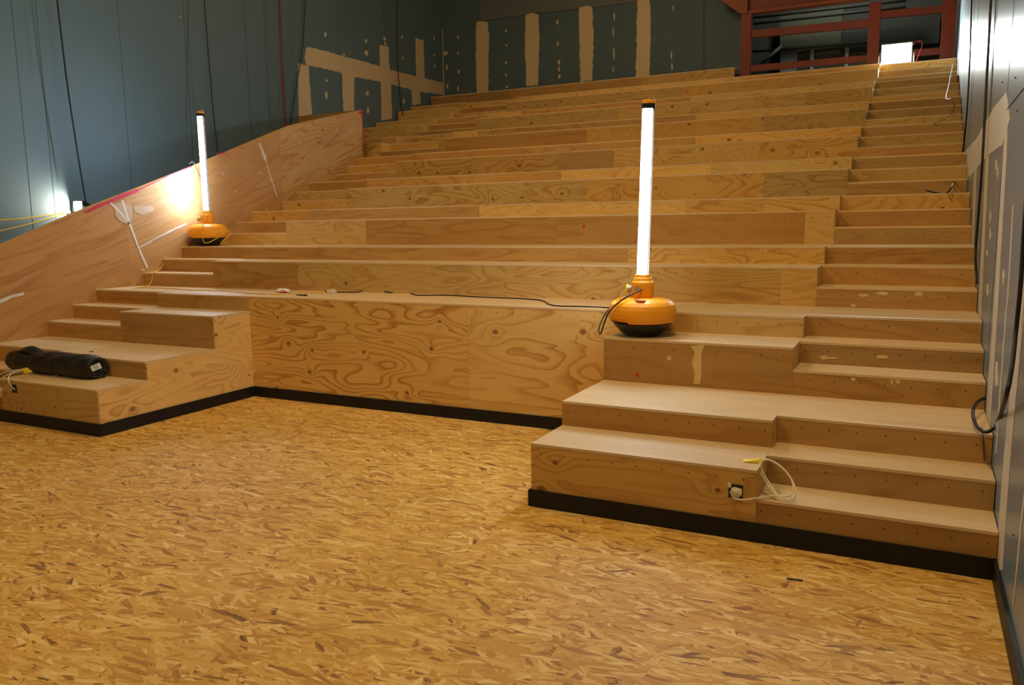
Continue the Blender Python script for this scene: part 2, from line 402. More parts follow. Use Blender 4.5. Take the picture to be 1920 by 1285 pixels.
decal('panel_seam', 'Y', YB, [ribbon([(1320,-20),(1320,140)], 1.0), ribbon([(900,41),(985,28),(1140,11),(1386,-21)], .8)], M['seam'], wb, off=.003, normal=-1)
# right wall
decal('joint_compound', 'X', XW+.004, [
    ribbon([(1854,240),(1851,300),(1846,400),(1838,560),(1834,690)], 5.5),
    ribbon([(1887,235),(1884,300),(1878,400),(1866,600),(1856,745),(1850,840)], [5,7,7,8,9,9]),
    ribbon([(1900,385),(1897,440),(1890,560),(1886,600),(1875,745),(1868,850)], 2.0),
    ribbon([(1930,500),(1915,600),(1899,750),(1890,850),(1882,950),(1874,1070)], [10,11,12,13,13,12]),
    ribbon([(1930,860),(1918,960),(1908,1060),(1900,1140)], [3,3,3,1]),
    ribbon([(1831,300),(1828,340),(1826,400),(1823,460)], 3.5),
    ribbon([(1806,300),(1809,340),(1816,420),(1820,455)], 3.0),
    [(1804,290),(1830,262),(1862,205),(1888,172),(1894,225),(1880,272),(1856,288),(1838,308),(1820,330),(1812,336)],
    ] + spots([(1868,310,1.5,14),(1871,325,1.3,12),(1857,410,1.5,14),(1857,440,1.3,12),(1851,475,1.3,10),(1882,520,2,16),(1852,545,1.4,16),(1869,700,3,32),(1783,300,.5,.5)]),
    M['compound_r'], wr, off=.002, rough=.006, normal=-1)
bm = bmesh.new()
for px, py in ((1861, 150), (1893, 120), (1829, 100), (1806, 100), (1813, 60)):
    y = at(px, py, 'X', XW+.004).y; addbox(bm, (XW+.0025, y-.004, 0), (XW+.004, y+.004, 9))
link('panel_seam', bm, M['seam'], wr)
decal('board_crack', 'X', XW+.004, [ribbon([(1930,153),(1888,206)], 1.2)], M['seam'], wr, off=.003, normal=-1)
decal('screw_head', 'X', XW+.004, spots([(1880,154,1.2,2),(1904,146,1.2,2),(1907,208,1.2,2),(1857,98,1,1.5),(1901,1004,1.5,2)]), M['seam'], wr, off=.003, normal=-1)
# baseboards (black kick strip round the foot of the seating and along the right wall)
kt = .018
def kick(name, a, b): return tag(box(name, a, b, M['black'], bev=.002), kind='structure')
kick('baseboard_left_front', (XP+.001, -kt, ZF), (XL+kt, 0, 0))
kick('baseboard_left_side', (XL, 0, ZF), (XL+kt, P+A-kt, 0))
kick('baseboard_centre', (XL+kt, P+A-kt, ZF), (XR-kt, P+A, 0))
kick('baseboard_right_side', (XR-kt, -kt, ZF), (XR, P+A, 0))
kick('baseboard_right_front', (XR, -kt, ZF), (XW-.018, 0, 0))
kick('baseboard_right', (XW-.016, -9, ZF), (XW+.003, -kt, 0))
# ------------------------------------------------------------------ seating carpentry
TT, RT = .018, .016
def riser(parent, x0, x1, y, zlo, zhi, mat='pine', cuts=(), tn=None, lo=.8, hi=1.08, fig=.85, dots=1):
    xs = [x0]+sorted(c for c in cuts if x0+.1 < c < x1-.1)+[x1]
    for a, b in zip(xs, xs[1:]):
        m = mat(a) if callable(mat) else mat
        box('riser', (a, y, zlo), (b-.0012, y+RT, zhi-TT), M[m], parent, tn or tone(lo, hi, fig, dots))
def tread(parent, x0, x1, y0, y1, z, cuts=(), mat='tread', lo=.92, hi=1.05):
    xs = [x0]+sorted(c for c in cuts if x0+.1 < c < x1-.1)+[x1]
    for a, b in zip(xs, xs[1:]):
        box('tread', (a, y0-.002, z-TT), (b-.001, y1, z), M[mat], parent, tone(lo, hi, .5, 0, random.uniform(.3, .6)))
NT_TOP = 27
def px_x(px, py, y): return at(px, py, 'Y', y).x
# --- right staircase
t = empty('staircase', ((XJ+XW)/2, 0, ZF), 'plywood staircase with narrow steps running up beside the right wall', 'staircase')
ends = {}
for n in range(1, NT_TOP+1):
    y = YS(n); y1 = YS(n+1) if n < NT_TOP else YB+.2
    zlo = Z(n-1) if n > 1 else 0.0
    riser(t, XJ, XW, y, zlo, Z(n), 'brown' if n < 12 else random.choice(['pine', 'brown']), lo=.74, hi=1.0, fig=.8)
    tread(t, XJ, XW, y, y1+RT, Z(n))
# --- left staircase
t = empty('staircase', ((XP+XK)/2, 0, ZF), 'plywood staircase climbing on the left beside the sloping parapet board', 'staircase')
for n in range(1, NT_TOP+1):
    y = YS(n); y1 = YS(n+1) if n < NT_TOP else 9*P
    zlo = Z(n-1) if n > 1 else 0.0
    riser(t, XP, XK, y, zlo, Z(n), 'brown' if n < 10 else random.choice(['pine', 'brown']), lo=.74, hi=1.02, fig=.8)
    tread(t, XP, XK, y, y1+RT, Z(n))
# --- front wings
def side_board(parent, X, sgn, y0, y1, zlo, zhi, mat='pine', tn=None):
    if sgn > 0: return boxy('side_panel', (X-RT, y0, zlo), (X, y1, zhi-TT), M[mat], parent, tn)
    return boxy('side_panel', (X, y0, zlo), (X+RT, y1, zhi-TT), M[mat], parent, tn)
def wing(x0, x1, inner, sgn, label, cutx, mats):
    w = empty('seating_wing', ((x0+x1)/2, 0, ZF), label, 'bleachers')
    riser(w, x0, x1, 0, 0, Z(2), mats[0], cuts=cutx.get(2, ()), lo=.86, hi=.98, fig=.7)
    riser(w, x0, x1, A, Z(2), Z(3), mats[1], cuts=cutx.get(3, ()), lo=.8, hi=.95, fig=.6)
    riser(w, x0, x1, P, Z(3), Z(5), mats[1], cuts=cutx.get(5, ()), lo=.8, hi=.95, fig=.8)
    tread(w, x0, x1, 0, A+RT, Z(2), cutx.get('t2', ())); tread(w, x0, x1, A, P+RT, Z(3), cutx.get('t3', ())); tread(w, x0, x1, P, P+A+RT, Z(5))
    side_board(w, inner, sgn, RT if sgn else 0, P+A, 0, Z(2), 'pine', (.35, 1.25, .85, 0))  # side panels' tone brightened to stand in for light from the right
    side_board(w, inner, sgn, A+RT, P+A, Z(2)-TT, Z(3), 'pine', (.35, 1.25, .85, 0))
    side_board(w, inner, sgn, P+RT, P+A, Z(3)-TT, Z(5), 'pine', (.35, 1.25, .85, 0))
    return w
wing(XR, XJ, XR, -1, 'right front wing of the plywood seating with two broad tiers near the white cable loop', {}, ('pine', 'brown'))
w_l = wing(XK, XL, XL, 1, 'left front wing of the plywood seating under the black plastic roll', {2: (px_x(118, 745, 0),), 't3': (px_x(205, 645, A)+.4,), 't2': (px_x(150, 712, 0),)}, ('pine', 'brown'))
# exposed stub walls where the wing seats step past the stairs
# --- centre seating
c = empty('tiered_seating', ((XK+XJ)/2, P+A, ZF), 'wide central bank of plywood seating tiers climbing to the back wall', 'bleachers')
Y6 = P+A
for a, b, m, tn in ((XL, px_x(877, 640, Y6), 'pine', (.45, 1.12, 1.15, 1)), (px_x(877, 640, Y6), XR, 'pine', (.4, 1.15, 1.0, 1))):
    box('front_panel', (a, Y6, 0), (b-.0015, Y6+RT, Z(6)-TT), M[m], c, tn)
rows = []
k = 1
while True:
    for n, y in ((3*k+2, k*P), (3*k+3, k*P+A)):
        if n >= 6 and n <= 27: rows.append((n, y))
    k += 1
    if k > 8: break
rows.append((29, 9*P))
cutpx = {6: (385, 1138, 1310), 8: (555, 945, 1466), 9: (455, 842, 1178), 11: (687, 1045, 1508), 12: (583, 900, 1285, 1430), 14: (650, 1100, 1430), 15: (700, 1053, 1330), 17: (760, 1045, 1150, 1420), 18: (745, 1000, 1300), 20: (840, 1100, 1425), 21: (900, 1300), 23: (897, 1157, 1500), 24: (980, 1290), 26: (920, 1276), 27: (1000, 1380), 29: (960, 1200)}
TN = {8: (.3, 1.05, 1.1, 1), 9: (.45, .85, .6, 1), 11: (.4, 1.05, .9, 1), 12: (.5, .93, .7, 1), 14: (.5, 1.05, 1.1, 1), 15: (.5, 1.1, .6, 1), 23: (.7, .74, .9, 0)}
for i, (n, y) in enumerate(rows):
    y1 = rows[i+1][1] if i+1 < len(rows) else YB
    prev = rows[i-1][0] if i else 5
    x0, x1 = XK, XJ
    cuts = [px_x(p, 300, y) if False else at(p, 450, 'Y', y).x for p in cutpx.get(n, ())]
    if n == 29: x0, x1 = XWL+.08, -1.30; prev = 27
    if n == 6:
        riser(c, XK, XL, y, Z(5), Z(6), 'brown', cuts, fig=.8); riser(c, XR, XJ, y, Z(5), Z(6), 'pine', cuts, lo=.85, hi=.95)
    else:
        riser(c, x0, x1, y, Z(prev), Z(n), (lambda a, n=n: random.choice(['pine', 'pine', 'brown'])), cuts, lo=(.8 if n < 14 else .66) if n not in (15, 18, 21, 24, 27) else .95, hi=(1.05 if n < 17 else .92) if n not in (15, 18, 21, 24, 27) else 1.15)
    yend = y1+RT
    if n == 27:
        tread(c, XK, -1.30, y, 9*P+RT, Z(n)); tread(c, -1.30, XJ, y, YB+.2, Z(n))
    else: tread(c, x0, x1, y, yend, Z(n), [x0+1.3+2.44*j for j in range(4)] if n < 12 else ())
# side faces where the centre stands proud of the right stairs (closed ends of each double step)
for k in range(0, 9):
    n = 3*k+2
    ya = k*P; 
    par = c if k > 1 else c
    boxy('end_panel', (XJ-RT, ya+RT, Z(n-1)-TT), (XJ-.0005, ya+D, Z(n)-TT), M['pine'], c, (.3, 1.15, .3, 0))
    boxy('end_panel', (XJ-RT, ya+A+RT, Z(n)-TT), (XJ-.0005, ya+E2, Z(n+1)-TT), M['pine'], c, (.3, 1.15, .3, 0))
    boxy('end_panel', (XK+.0005, ya+RT, Z(n-1)-TT), (XK+RT, ya+D, Z(n)-TT), M['pine'], c, (.3, 1.1, .3, 0))
    boxy('end_panel', (XK+.0005, ya+A+RT, Z(n)-TT), (XK+RT, ya+E2, Z(n+1)-TT), M['pine'], c, (.3, 1.1, .3, 0))
# --- upper left seats between the staircase and the left wall
u = empty('tiered_seating', ((XWL+XP)/2, 7.85, 3.06), 'short upper rows of plywood seating in the left corner beyond the parapet end', 'bleachers')
tread(u, XWL+.01, XP, 7.87, 6*P+RT, Z(18))
ur = [(20, 6*P), (21, 6*P+A), (23, 7*P), (24, 7*P+A), (26, 8*P), (27, 8*P+A)]
for i, (n, y) in enumerate(ur):
    y1 = ur[i+1][1] if i+1 < len(ur) else 9*P
    riser(u, XWL+.05, XP, y, Z(ur[i-1][0] if i else 18), Z(n), 'pine', lo=.78, hi=.95)
    tread(u, XWL+.05, XP, y, y1+RT, Z(n))
    nxt = Z(n-1)
for k in (6, 7, 8):
    n = 3*k+2
    boxy('end_panel', (XP-RT, k*P+RT, Z(n-1)-TT), (XP-.0005, k*P+D, Z(n)-TT), M['pine'], u, (.3, 1.15, .3, 0))
    boxy('end_panel', (XP-RT, k*P+A+RT, Z(n)-TT), (XP-.0005, k*P+E2, Z(n+1)-TT), M['pine'], u, (.3, 1.15, .3, 0))
box('guard_board', (XWL+.005, 7.85, 2.6), (XP-.03, 7.87, 3.95), M['brown'], u, (.6, .8, .4, 0))
# red spray marks and pale putty on the riser faces
decal('red_mark', 'Y', YT(5), spots([(1195, 703, 3.5, 5)]), M['red_paint'], c, off=.0025, normal=-1)
decal('red_mark', 'Y', 3*P, spots([(1095, 425, 3, 4)]), M['red_paint'], c, off=.0025, normal=-1)
decals('putty_patch', 'Y', P, [ribbon([(1308,648),(1309,662),(1306,680),(1309,700),(1306,720)], [26,12,18,12,13])]+spots([(1255,672,5,6)]), M['putty'], c, off=.0025, normal=-1)
decals('putty_patch', 'Y', YS(4), spots([(1684,716,6,5),(1600,712,5,4),(1672,717,3,6)]), M['putty'], c, off=.0025, normal=-1)
decals('putty_patch', 'Y', YS(5), spots([(1545,671,9,5),(1655,670,13,4),(1560,672,12,2)]), M['putty'], c, off=.0025, normal=-1)
decals('putty_patch', 'Y', YS(7), spots([(1620,554,12,4),(1655,551,13,4),(1722,552,9,5),(1600,573,6,3)]), M['putty'], c, off=.0025, normal=-1)
# ------------------------------------------------------------------ parapet
par = empty('parapet', (XP, 3, 0), 'sloping plywood parapet board along the left staircase with red paint on its edge', 'parapet')
PT = .03
top = [(-.35, 1.18), (.926, 1.62), (2.037, 2.055), (3.776, 2.672), (5.082, 3.17), (5.831, 3.451), (6.3, 3.575), (7.85, 3.95)]
def topz(y):
    for (a, za), (b, zb) in zip(top, top[1:]):
        if a <= y <= b: return za+(zb-za)*(y-a)/(b-a)
    return top[-1][1]
def par_piece(ya, yb, lean, mat, tn):
    ys = [ya]+[p[0] for p in top if ya < p[0] < yb]+[yb]
    slope = math.atan2(.364, 1)
    # local x runs up the slope so the grain follows it
    bm = bmesh.new(); vt = []
    def loc(y, z): 
        dy, dz = y-ya, z-topz(ya)
        return (dy*math.cos(slope)+dz*math.sin(slope), -dy*math.sin(slope)+dz*math.cos(slope))
    prof = [(y+lean(topz(y)), topz(y)) for y in ys]
    low = [(yb, max(ZF, .364*yb-.3)), (.6, ZF), (ya, ZF)] if ya < 0 else [(yb, .364*yb-.3), (ya, .364*ya-.3)]
    pts = [loc(*p) for p in prof+low]
    f = [bm.verts.new((p[0], 0, p[1])) for p in pts]; g = [bm.verts.new((p[0], PT, p[1])) for p in pts]
    bm.faces.new(f); bm.faces.new(g[::-1])
    for i in range(len(f)): j = (i+1) % len(f); bm.faces.new((f[j], f[i], g[i], g[j]))
    o = link('parapet_panel', bm, mat, par, (XP, ya, topz(ya)))
    o.rotation_euler = Matrix.Rotation(math.pi/2, 3, 'Z').to_4x4().to_euler()
    o.rotation_euler = (Matrix.Rotation(math.pi/2, 3, 'Z') @ Matrix.Rotation(-slope, 3, 'Y')).to_euler()
    o.color = tn
flat = lambda z: 0
par_piece(-.35, 2.62, flat, M['parapet'], (.62, 1.0, .8, 0))
par_piece(2.622, 5.62, flat, M['parapet'], (.5, 1.05, .6, 0))
par_piece(5.622, 7.85, flat, M['parapet_knotty'], (.4, 1.05, .9, 0))
# capping strip
bm = bmesh.new()
for (a, za), (b, zb) in zip(top, top[1:]):
    vs = [bm.verts.new(p) for p in ((XP-PT-.004, a, za), (XP+.004, a, za), (XP+.004, b, zb), (XP-PT-.004, b, zb))]
    vu = [bm.verts.new(v.co+Vector((0, 0, .008))) for v in vs]
    bm.faces.new(vs[::-1]); bm.faces.new(vu)
    for i in range(4): j = (i+1) % 4; bm.faces.new((vs[i], vs[j], vu[j], vu[i]))
cap = link('edge_strip', bm, M['pine'], par); cap.color = (.6, .9, .2, 0)
X0 = XP+.0015
decals('red_paint', 'X', X0, [
    [(158,397),(180,385),(205,375),(232,362),(258,354),(259,360),(240,368),(215,377),(190,388),(165,399)],
    ribbon([(258,357),(300,337),(330,324),(360,312)], 2.2), ribbon([(405,290),(415,288),(424,285)], [1,3.5,1]),
    [(671,210),(680,207),(680,215),(676,214)], ribbon([(679,212),(680,240),(680,285)], 1.2)], M['red_paint'], par, off=.003, normal=1)
decals('filler_line', 'X', X0, [
    ribbon([(205,379),(225,398),(243,420)], 3), ribbon([(229,376),(236,398),(243,420),(256,455),(268,485),(276,502)], [4,4,4,3.5,4,4]),
    ribbon([(262,464),(300,443),(350,419)], [2,2.5,3.5]), ribbon([(0,566),(22,556),(44,551)], [7,5,5]),
    ribbon([(486,268),(494,290),(497,302)], [3,5,2]), ribbon([(497,290),(503,318),(512,345),(520,372)], 1.6)], M['filler'], par, off=.0025, rough=.004, normal=1)
decals('filler_smear', 'X', X0, [
    [(213,384),(228,380),(246,384),(248,410),(244,420),(230,418),(216,404)], [(250,388),(275,386),(290,390),(287,396),(274,400),(270,404),(252,398)]], M['filler_thin'], par, off=.0018, rough=.012, normal=1)
decals('filler_spot', 'X', X0, spots([(643,224,3,3),(665,231,3.5,3.5),(551,257,3.5,3.5),(561,268,3,4),(573,287,3,3),(541,286,2.5,3),(487,325,4,3.5),(507,338,4,4),(441,359,3,3),(418,326,2.5,4),(633,246,3,3),(659,246,4,4),(500,392,3,2.5),(508,404,4,3),(100,604,6,3),(42,551,5,4),(268,506,5,3),(182,541,4,2),(141,565,3,2)]), M['filler_thin'], par, off=.0022, normal=1)
# ------------------------------------------------------------------ tube work lamps
def work_lamp(name_label, X, Y, z0, face, lean=(0, 0), grp=None, dirty=False, roty=0):
    L = empty('work_lamp', (X, Y, z0), name_label, 'lamp', 'yellow based tube work lamps')
    base = Vector((X, Y, z0))
    bm = bmesh.new()
    prof = [(0, 0), (.13, 0), (.155, .012), (.20, .055), (.238, .100), (.245, .112), (.0, .112)]
    lathe(bm, prof[:-1]+[(.235, .116), (0, .116)], 56)
    link('base_tray', bm, M['rubber'], L, base, smooth=True)
    bm = bmesh.new()
    prof = [(.0, .112), (.236, .112), (.262, .120), (.274, .150), (.278, .190), (.274, .225), (.262, .258), (.240, .283), (.212, .300), (.18, .309), (.14, .314), (.10, .316), (.06, .316), (0, .316)]
    # denser rings for the hand hole
    P2 = []
    for (r0, z_0), (r1, z_1) in zip(prof, prof[1:]):
        m = 6
        for j in range(m): P2.append((r0+(r1-r0)*j/m, z_0+(z_1-z_0)*j/m))
    P2.append(prof[-1])
    lathe(bm, P2, 140)
    hx, hy = -.155, -.125
    for v in bm.verts:
        if v.co.z > .2:
            dx, dy = v.co.x-hx, v.co.y-hy
            ca, sa = math.cos(-.5), math.sin(-.5)
            a, b = dx*ca+dy*sa, -dx*sa+dy*ca
            q = (a/.072)**2+(b/.048)**2
            if q < 1:
                k_ = min(1, (1-q)*2.4); v.co.z -= .055*k_; v.co.x *= 1-.22*k_; v.co.y *= 1-.22*k_
        # bite out of the lower rim, front left
        an = math.atan2(v.co.y, v.co.x)
        if v.co.z < .145 and -2.7 < an < -1.75 and v.co.xy.length > .2: v.co.z += .014
    body = link('base_body', bm, M['orange'], L, base, smooth=True)
    if dirty:
        bm = bmesh.new()
        for a0, r0, s in ((-1.35, .20, .032), (-1.6, .16, .02), (-2.2, .235, .016)):
            f = [bm.verts.new((r0*math.cos(a0)+s*1.4*math.cos(t), r0*math.sin(a0)+s*math.sin(t), .3075 if r0 > .17 else .3135)) for t in [2*math.pi*k/12 for k in range(12)]]
            bm.faces.new(f)
        link('red_paint_stain', bm, M['red_paint'], L, base)
    bm = bmesh.new()
    lathe(bm, [(.0, .312), (.092, .312), (.095, .34), (.095, .425), (.090, .445), (.078, .452), (.076, .475), (.066, .482), (.064, .505), (.0, .505)], 40)
    neck = link('neck', bm, M['orange'], L, base, smooth=True)
    md = neck.modifiers.new('b', 'BEVEL'); md.width = .003
    bm = bmesh.new()    # outlet with a spring flap on the left of the neck
    a = -2.75
    m1 = Matrix.Translation((.105*math.cos(a), .105*math.sin(a), .385)) @ Matrix.Rotation(a, 4, 'Z') @ Matrix.Rotation(math.pi/2, 4, 'Y')
    bmesh.ops.create_cone(bm, cap_ends=True, segments=24, radius1=.032, radius2=.030, depth=.035, matrix=m1)
    so = link('socket', bm, M['sticker'], L, base, smooth=False)
    bm = bmesh.new()
    m1 = Matrix.Translation((.132*math.cos(a), .132*math.sin(a), .39)) @ Matrix.Rotation(a, 4, 'Z') @ Matrix.Rotation(math.pi/2-.25, 4, 'Y')
    bmesh.ops.create_cone(bm, cap_ends=True, segments=24, radius1=.036, radius2=.030, depth=.014, matrix=m1)
    link('socket_flap', bm, M['tape'], L, base)
    bm = bmesh.new()
    for i in range(6):
        a0, a1 = -2.05+.08*i, -2.05+.08*(i+1)
        vs = [bm.verts.new((.0968*math.cos(t), .0968*math.sin(t), z)) for t, z in ((a0, .37), (a1, .37), (a1, .405), (a0, .405))]
        bm.faces.new(vs)
    link('rating_sticker', bm, M['sticker'], L, base)
    # tube, leaning a little
    ln = Matrix.Rotation(lean[0], 4, 'Y') @ Matrix.Rotation(lean[1], 4, 'X')
    H0, H1, R = .50, 1.845, .047
    fa = math.atan2(face[1], face[0])
    def half(bm, a0, a1, r, n=14, cap=False):
        ring = [[bm.verts.new(ln @ Vector((r*math.cos(a0+(a1-a0)*i/n), r*math.sin(a0+(a1-a0)*i/n), z-H0))) for i in range(n+1)] for z in (H0, H1)]
        for i in range(n): bm.faces.new((ring[0][i], ring[0][i+1], ring[1][i+1], ring[1][i]))
        return ring
    bm = bmesh.new(); g = half(bm, fa-math.pi/2, fa+math.pi/2, R); bm.faces.new(g[1]); bm.faces.new(g[0][::-1]); bm.faces.new((g[0][0], g[1][0], g[1][-1], g[0][-1]))
    link('lamp_tube', bm, M['tube'], L, base+Vector((0, 0, H0)), smooth=False)
    bm = bmesh.new(); g = half(bm, fa+math.pi/2, fa+math.pi*1.5, R+.001); g2 = half(bm, fa+math.pi/2, fa+math.pi*1.5, R-.002)
    for i in (0, 1):
        for j in range(14): bm.faces.new((g[i][j], g[i][j+1], g2[i][j+1], g2[i][j]))
    for j in (0, 14): bm.faces.new((g[0][j], g[1][j], g2[1][j], g2[0][j]))
    link('tube_reflector', bm, M['shell'], L, base+Vector((0, 0, H0)), smooth=True)
    bm = bmesh.new(); lathe(bm, [(0, H1-H0-.028), (.053, H1-H0-.028), (.055, H1-H0-.02), (.055, H1-H0+.012), (.0, H1-H0+.012)], 32)
    bmesh.ops.transform(bm, matrix=ln, verts=bm.verts)
    link('end_collar', bm, M['rubber'], L, base+Vector((0, 0, H0)), smooth=False)
    bm = bmesh.new(); lathe(bm, [(0, H1-H0+.012), (.052, H1-H0+.012), (.052, H1-H0+.034), (.046, H1-H0+.04), (0, H1-H0+.04)], 32)
    bmesh.ops.transform(bm, matrix=ln, verts=bm.verts)
    link('end_cap', bm, M['orange'], L, base+Vector((0, 0, H0)), smooth=False)
    bm = bmesh.new(); addtube(bm, [(.0, .0, H1-H0+.03), (.0, .03, H1-H0+.065), (.02, .05, H1-H0+.07), (.05, .02, H1-H0+.03), (.054, .0, H1-H0)], .003, 6)
    bmesh.ops.transform(bm, matrix=ln, verts=bm.verts)
    link('hanging_hook', bm, M['silver'], L, base+Vector((0, 0, H0)), smooth=True)
    return L
YM = 1.65; mid = at(1204, 628, 'Y', YM)
z5, z6, z9 = Z(5), Z(6), Z(9)
LM = work_lamp('lit tube work lamp with orange base standing tall on the front right tiers', mid.x, YM, z5, (-.48, -.88), lean=(.028, .01), dirty=True)
yl = 3.72; lf = at(392, 459, 'Y', yl)
LL = work_lamp('lit tube work lamp with orange base beside the sloping parapet on the left', lf.x, yl, z9, (-.30, -.95), lean=(.004, 0))
# black lead of the middle lamp: loops over its base and runs left along the tier to the socket block
nb = Vector((mid.x, YM, z5))
Y8 = 2*P
def on6(px, py): return at(px, py, 'Z', Z(6)+.007)
lead = [nb+Vector((.045*math.cos(-1.5)+.02, -.097, .385)), nb+Vector((-.02, -.15, .36)), nb+Vector((-.10, -.22, .31)), nb+Vector((-.19, -.26, .22)), nb+Vector((-.235, -.27, .12)),
        nb+Vector((-.265, -.25, .045)), nb+Vector((-.30, -.20, .02)), nb+Vector((-.335, -.12, .06)), nb+Vector((-.335, 0, .15)), nb+Vector((-.34, .16, .20)), on6(1137, 577), on6(1095, 575), on6(1050, 574), on6(1030, 571), on6(1005, 562), on6(900, 557), on6(840, 554), on6(790, 554), on6(775, 552), on6(760, 546), on6(745, 548), on6(730, 549), on6(712, 547)+Vector((0, 0, .03)), on6(697, 543)+Vector((0, 0, .07)), on6(683, 546)+Vector((0, 0, .03)), on6(670, 548), on6(632, 548)]
cord('power_lead', lead, .006, M['cord_black'], LM)
# yellow extension cord on the tier, up beside the parapet to the left lamp
xc = empty('extension_cord', on6(620, 548), 'yellow extension cord trailing from the left lamp down to the grey socket block', 'cord')
def lv(px, py, n, h=.006): return at(px, py, 'Z', Z(n)+h)
y9 = YT(9)
pts = [lv(607, 548, 6), lv(580, 549, 6), lv(555, 551, 6), lv(520, 552, 6), lv(480, 551, 6), lv(440, 547, 6), lv(400, 545, 6), lv(360, 544, 6), lv(330, 542, 6), lv(290, 540, 6), lv(262, 540, 6), lv(250, 541, 6),
       lv(262, 539, 6), lv(276, 537, 6), lv(283, 530, 6, .05), at(286, 520, 'Y', YS(7)-.02), at(288, 511, 'Y', YS(7)+.03), at(296, 507, 'Y', YS(7)+.2), at(306, 498, 'Y', YS(8)-.02), at(311, 486, 'Y', YS(8)+.05), at(316, 480, 'Y', YS(9)-.03), at(325, 473, 'Y', YS(9)-.02), at(340, 466, 'Y', YS(9)-.01), at(352, 462, 'Y', YS(9)+.03),
       Vector((lf.x-.31, yl-.1, z9+.008)), Vector((lf.x-.2, yl+.33, z9+.008)), Vector((lf.x+.1, yl+.35, z9+.008)), Vector((lf.x+.33, yl+.1, z9+.008)), Vector((lf.x+.36, yl-.12, z9+.03)), Vector((lf.x+.42, yl+.0, z9+.16)), Vector((lf.x+.33, yl+.05, z9+.21)), Vector((lf.x+.27, yl-.12, z9+.1)), Vector((lf.x+.19, yl-.25, z9+.05)), Vector((lf.x+.18, yl-.27, z9+.22)), Vector((lf.x+.14, yl-.16, z9+.40)), Vector((lf.x+.08, yl-.05, z9+.56))]
cord('cord', pts, .006, M['cord_yellow'], xc)
pb = on6(621, 549)
box('socket_block', (pb.x-.045, pb.y-.03, Z(6)), (pb.x+.045, pb.y+.03, Z(6)+.045), M['plaster'], xc, bev=.005)
cord('plug_end', [pb+Vector((-.075, 0, .012)), pb+Vector((-.05, 0, .014)), pb+Vector((-.02, 0, .014))], .014, M['cord_grey'], xc)
# thin grey lead over the parapet edge to the left lamp
gl = [at(355, 308, 'X', XP-.05), at(361, 305, 'X', XP-.015)+Vector((0, 0, .012)), at(366, 310, 'X', XP+.012)] + [at(a, b, 'X', XP+.02+.04*i) for i, (a, b) in enumerate(((371, 320), (376, 332), (382, 348), (388, 368), (392, 392)))] + [Vector((lf.x-.06, yl+.09, z9+.45))]
cord('mains_lead', gl, .006, M['cord_grey'], LL)
# ------------------------------------------------------------------ floodlights
def flood(label, loc, target, w, h, glass, hl, power, color, blend=1):
    L = empty('floodlight', loc, label, 'lamp'); p = Vector(loc)
    d = (Vector(target)-p).normalized(); R = d.to_track_quat('Y', 'Z').to_matrix().to_4x4()
    def part(name, fn, mat):
        bm = bmesh.new(); fn(bm); bmesh.ops.transform(bm, matrix=R, verts=bm.verts); return link(name, bm, mat, L, p)
    def housing(bm):
        # tapered reflector box, open to +Y
        a = [bm.verts.new(q) for q in ((-w/2, 0, -h/2), (w/2, 0, -h/2), (w/2, 0, h/2), (-w/2, 0, h/2))]
        b = [bm.verts.new(q) for q in ((-w/3.2, -.14, -h/4), (w/3.2, -.14, -h/4), (w/3.2, -.14, h/4), (-w/3.2, -.14, h/4))]
        for i in range(4): j = (i+1) % 4; bm.faces.new((a[i], a[j], b[j], b[i]))
        bm.faces.new(b); bm.faces.new(a[::-1])
        for k in range(5): addbox(bm, (-w/3.2+.01, -.165, -h/4+k*h/10), (w/3.2-.01, -.14, -h/4+k*h/10+.006))
    part('housing', housing, M['rubber'])
    def gl_(bm): addbox(bm, (-w/2+.012, .001, -h/2+.012), (w/2-.012, .006, h/2-.012))
    part('glass', gl_, M[glass])
    def fr(bm):
        for s in (-1, 1):
            addbox(bm, (-w/2-.008, -.004, s*h/2-.012), (w/2+.008, .012, s*h/2+.012)); addbox(bm, (s*w/2-.012, -.004, -h/2), (s*w/2+.012, .012, h/2))
    part('front_frame', fr, M['rubber'])
    bm = bmesh.new()
    foot = -hl
    addtube(bm, [(-w/2-.03, 0, 0), (-w/2-.035, 0, foot+.03), (-w/2+.0, .0, foot+.01), (w/2, 0, foot+.01), (w/2+.035, 0, foot+.03), (w/2+.03, 0, 0)], .01, 8, smooth_n=4)
    addtube(bm, [(-w/2+.04, -.15, foot+.01), (-w/2+.04, .15, foot+.01)], .01, 8, smooth_n=0); addtube(bm, [(w/2-.04, -.15, foot+.01), (w/2-.04, .15, foot+.01)], .01, 8, smooth_n=0)
    o = link('stand', bm, M['silver'], L, p, smooth=True)
    sp = bpy.data.lights.new('floodlight_beam', 'AREA'); sp.shape = 'RECTANGLE'; sp.size = w*.9; sp.size_y = h*.9; sp.energy = power; sp.color = color; sp.spread = math.radians(170)
    so = bpy.data.objects.new('floodlight_beam', sp); COL.objects.link(so); so.parent = L
    so.location = d*.012; so.rotation_euler = d.to_track_quat('-Z', 'Y').to_euler()
    return L
fr_ = at(1680, 116, 'Y', 12.3)
FR = flood('blazing floodlight standing on the top tier at right in front of the red steel', (fr_.x, 12.3, Z(27)+.24), (1.9, -2, 3.2), .52, .36, 'flood_glass', .24, 190, (.90, 1, .95))
cord('flex', [Vector((fr_.x+.2, 12.4, Z(27)+.2)), Vector((fr_.x+.3, 12.35, Z(27)+.42)), Vector((fr_.x+.42, 12.3, Z(27)+.38)), Vector((fr_.x+.36, 12.3, Z(27)+.15)), Vector((fr_.x+.33, 12.4, Z(27)+.01)), Vector((fr_.x+.6, 12.5, Z(27)+.01))], .005, M['cord_red'], FR)
fl_ = at(147, 387, 'X', -8.6)
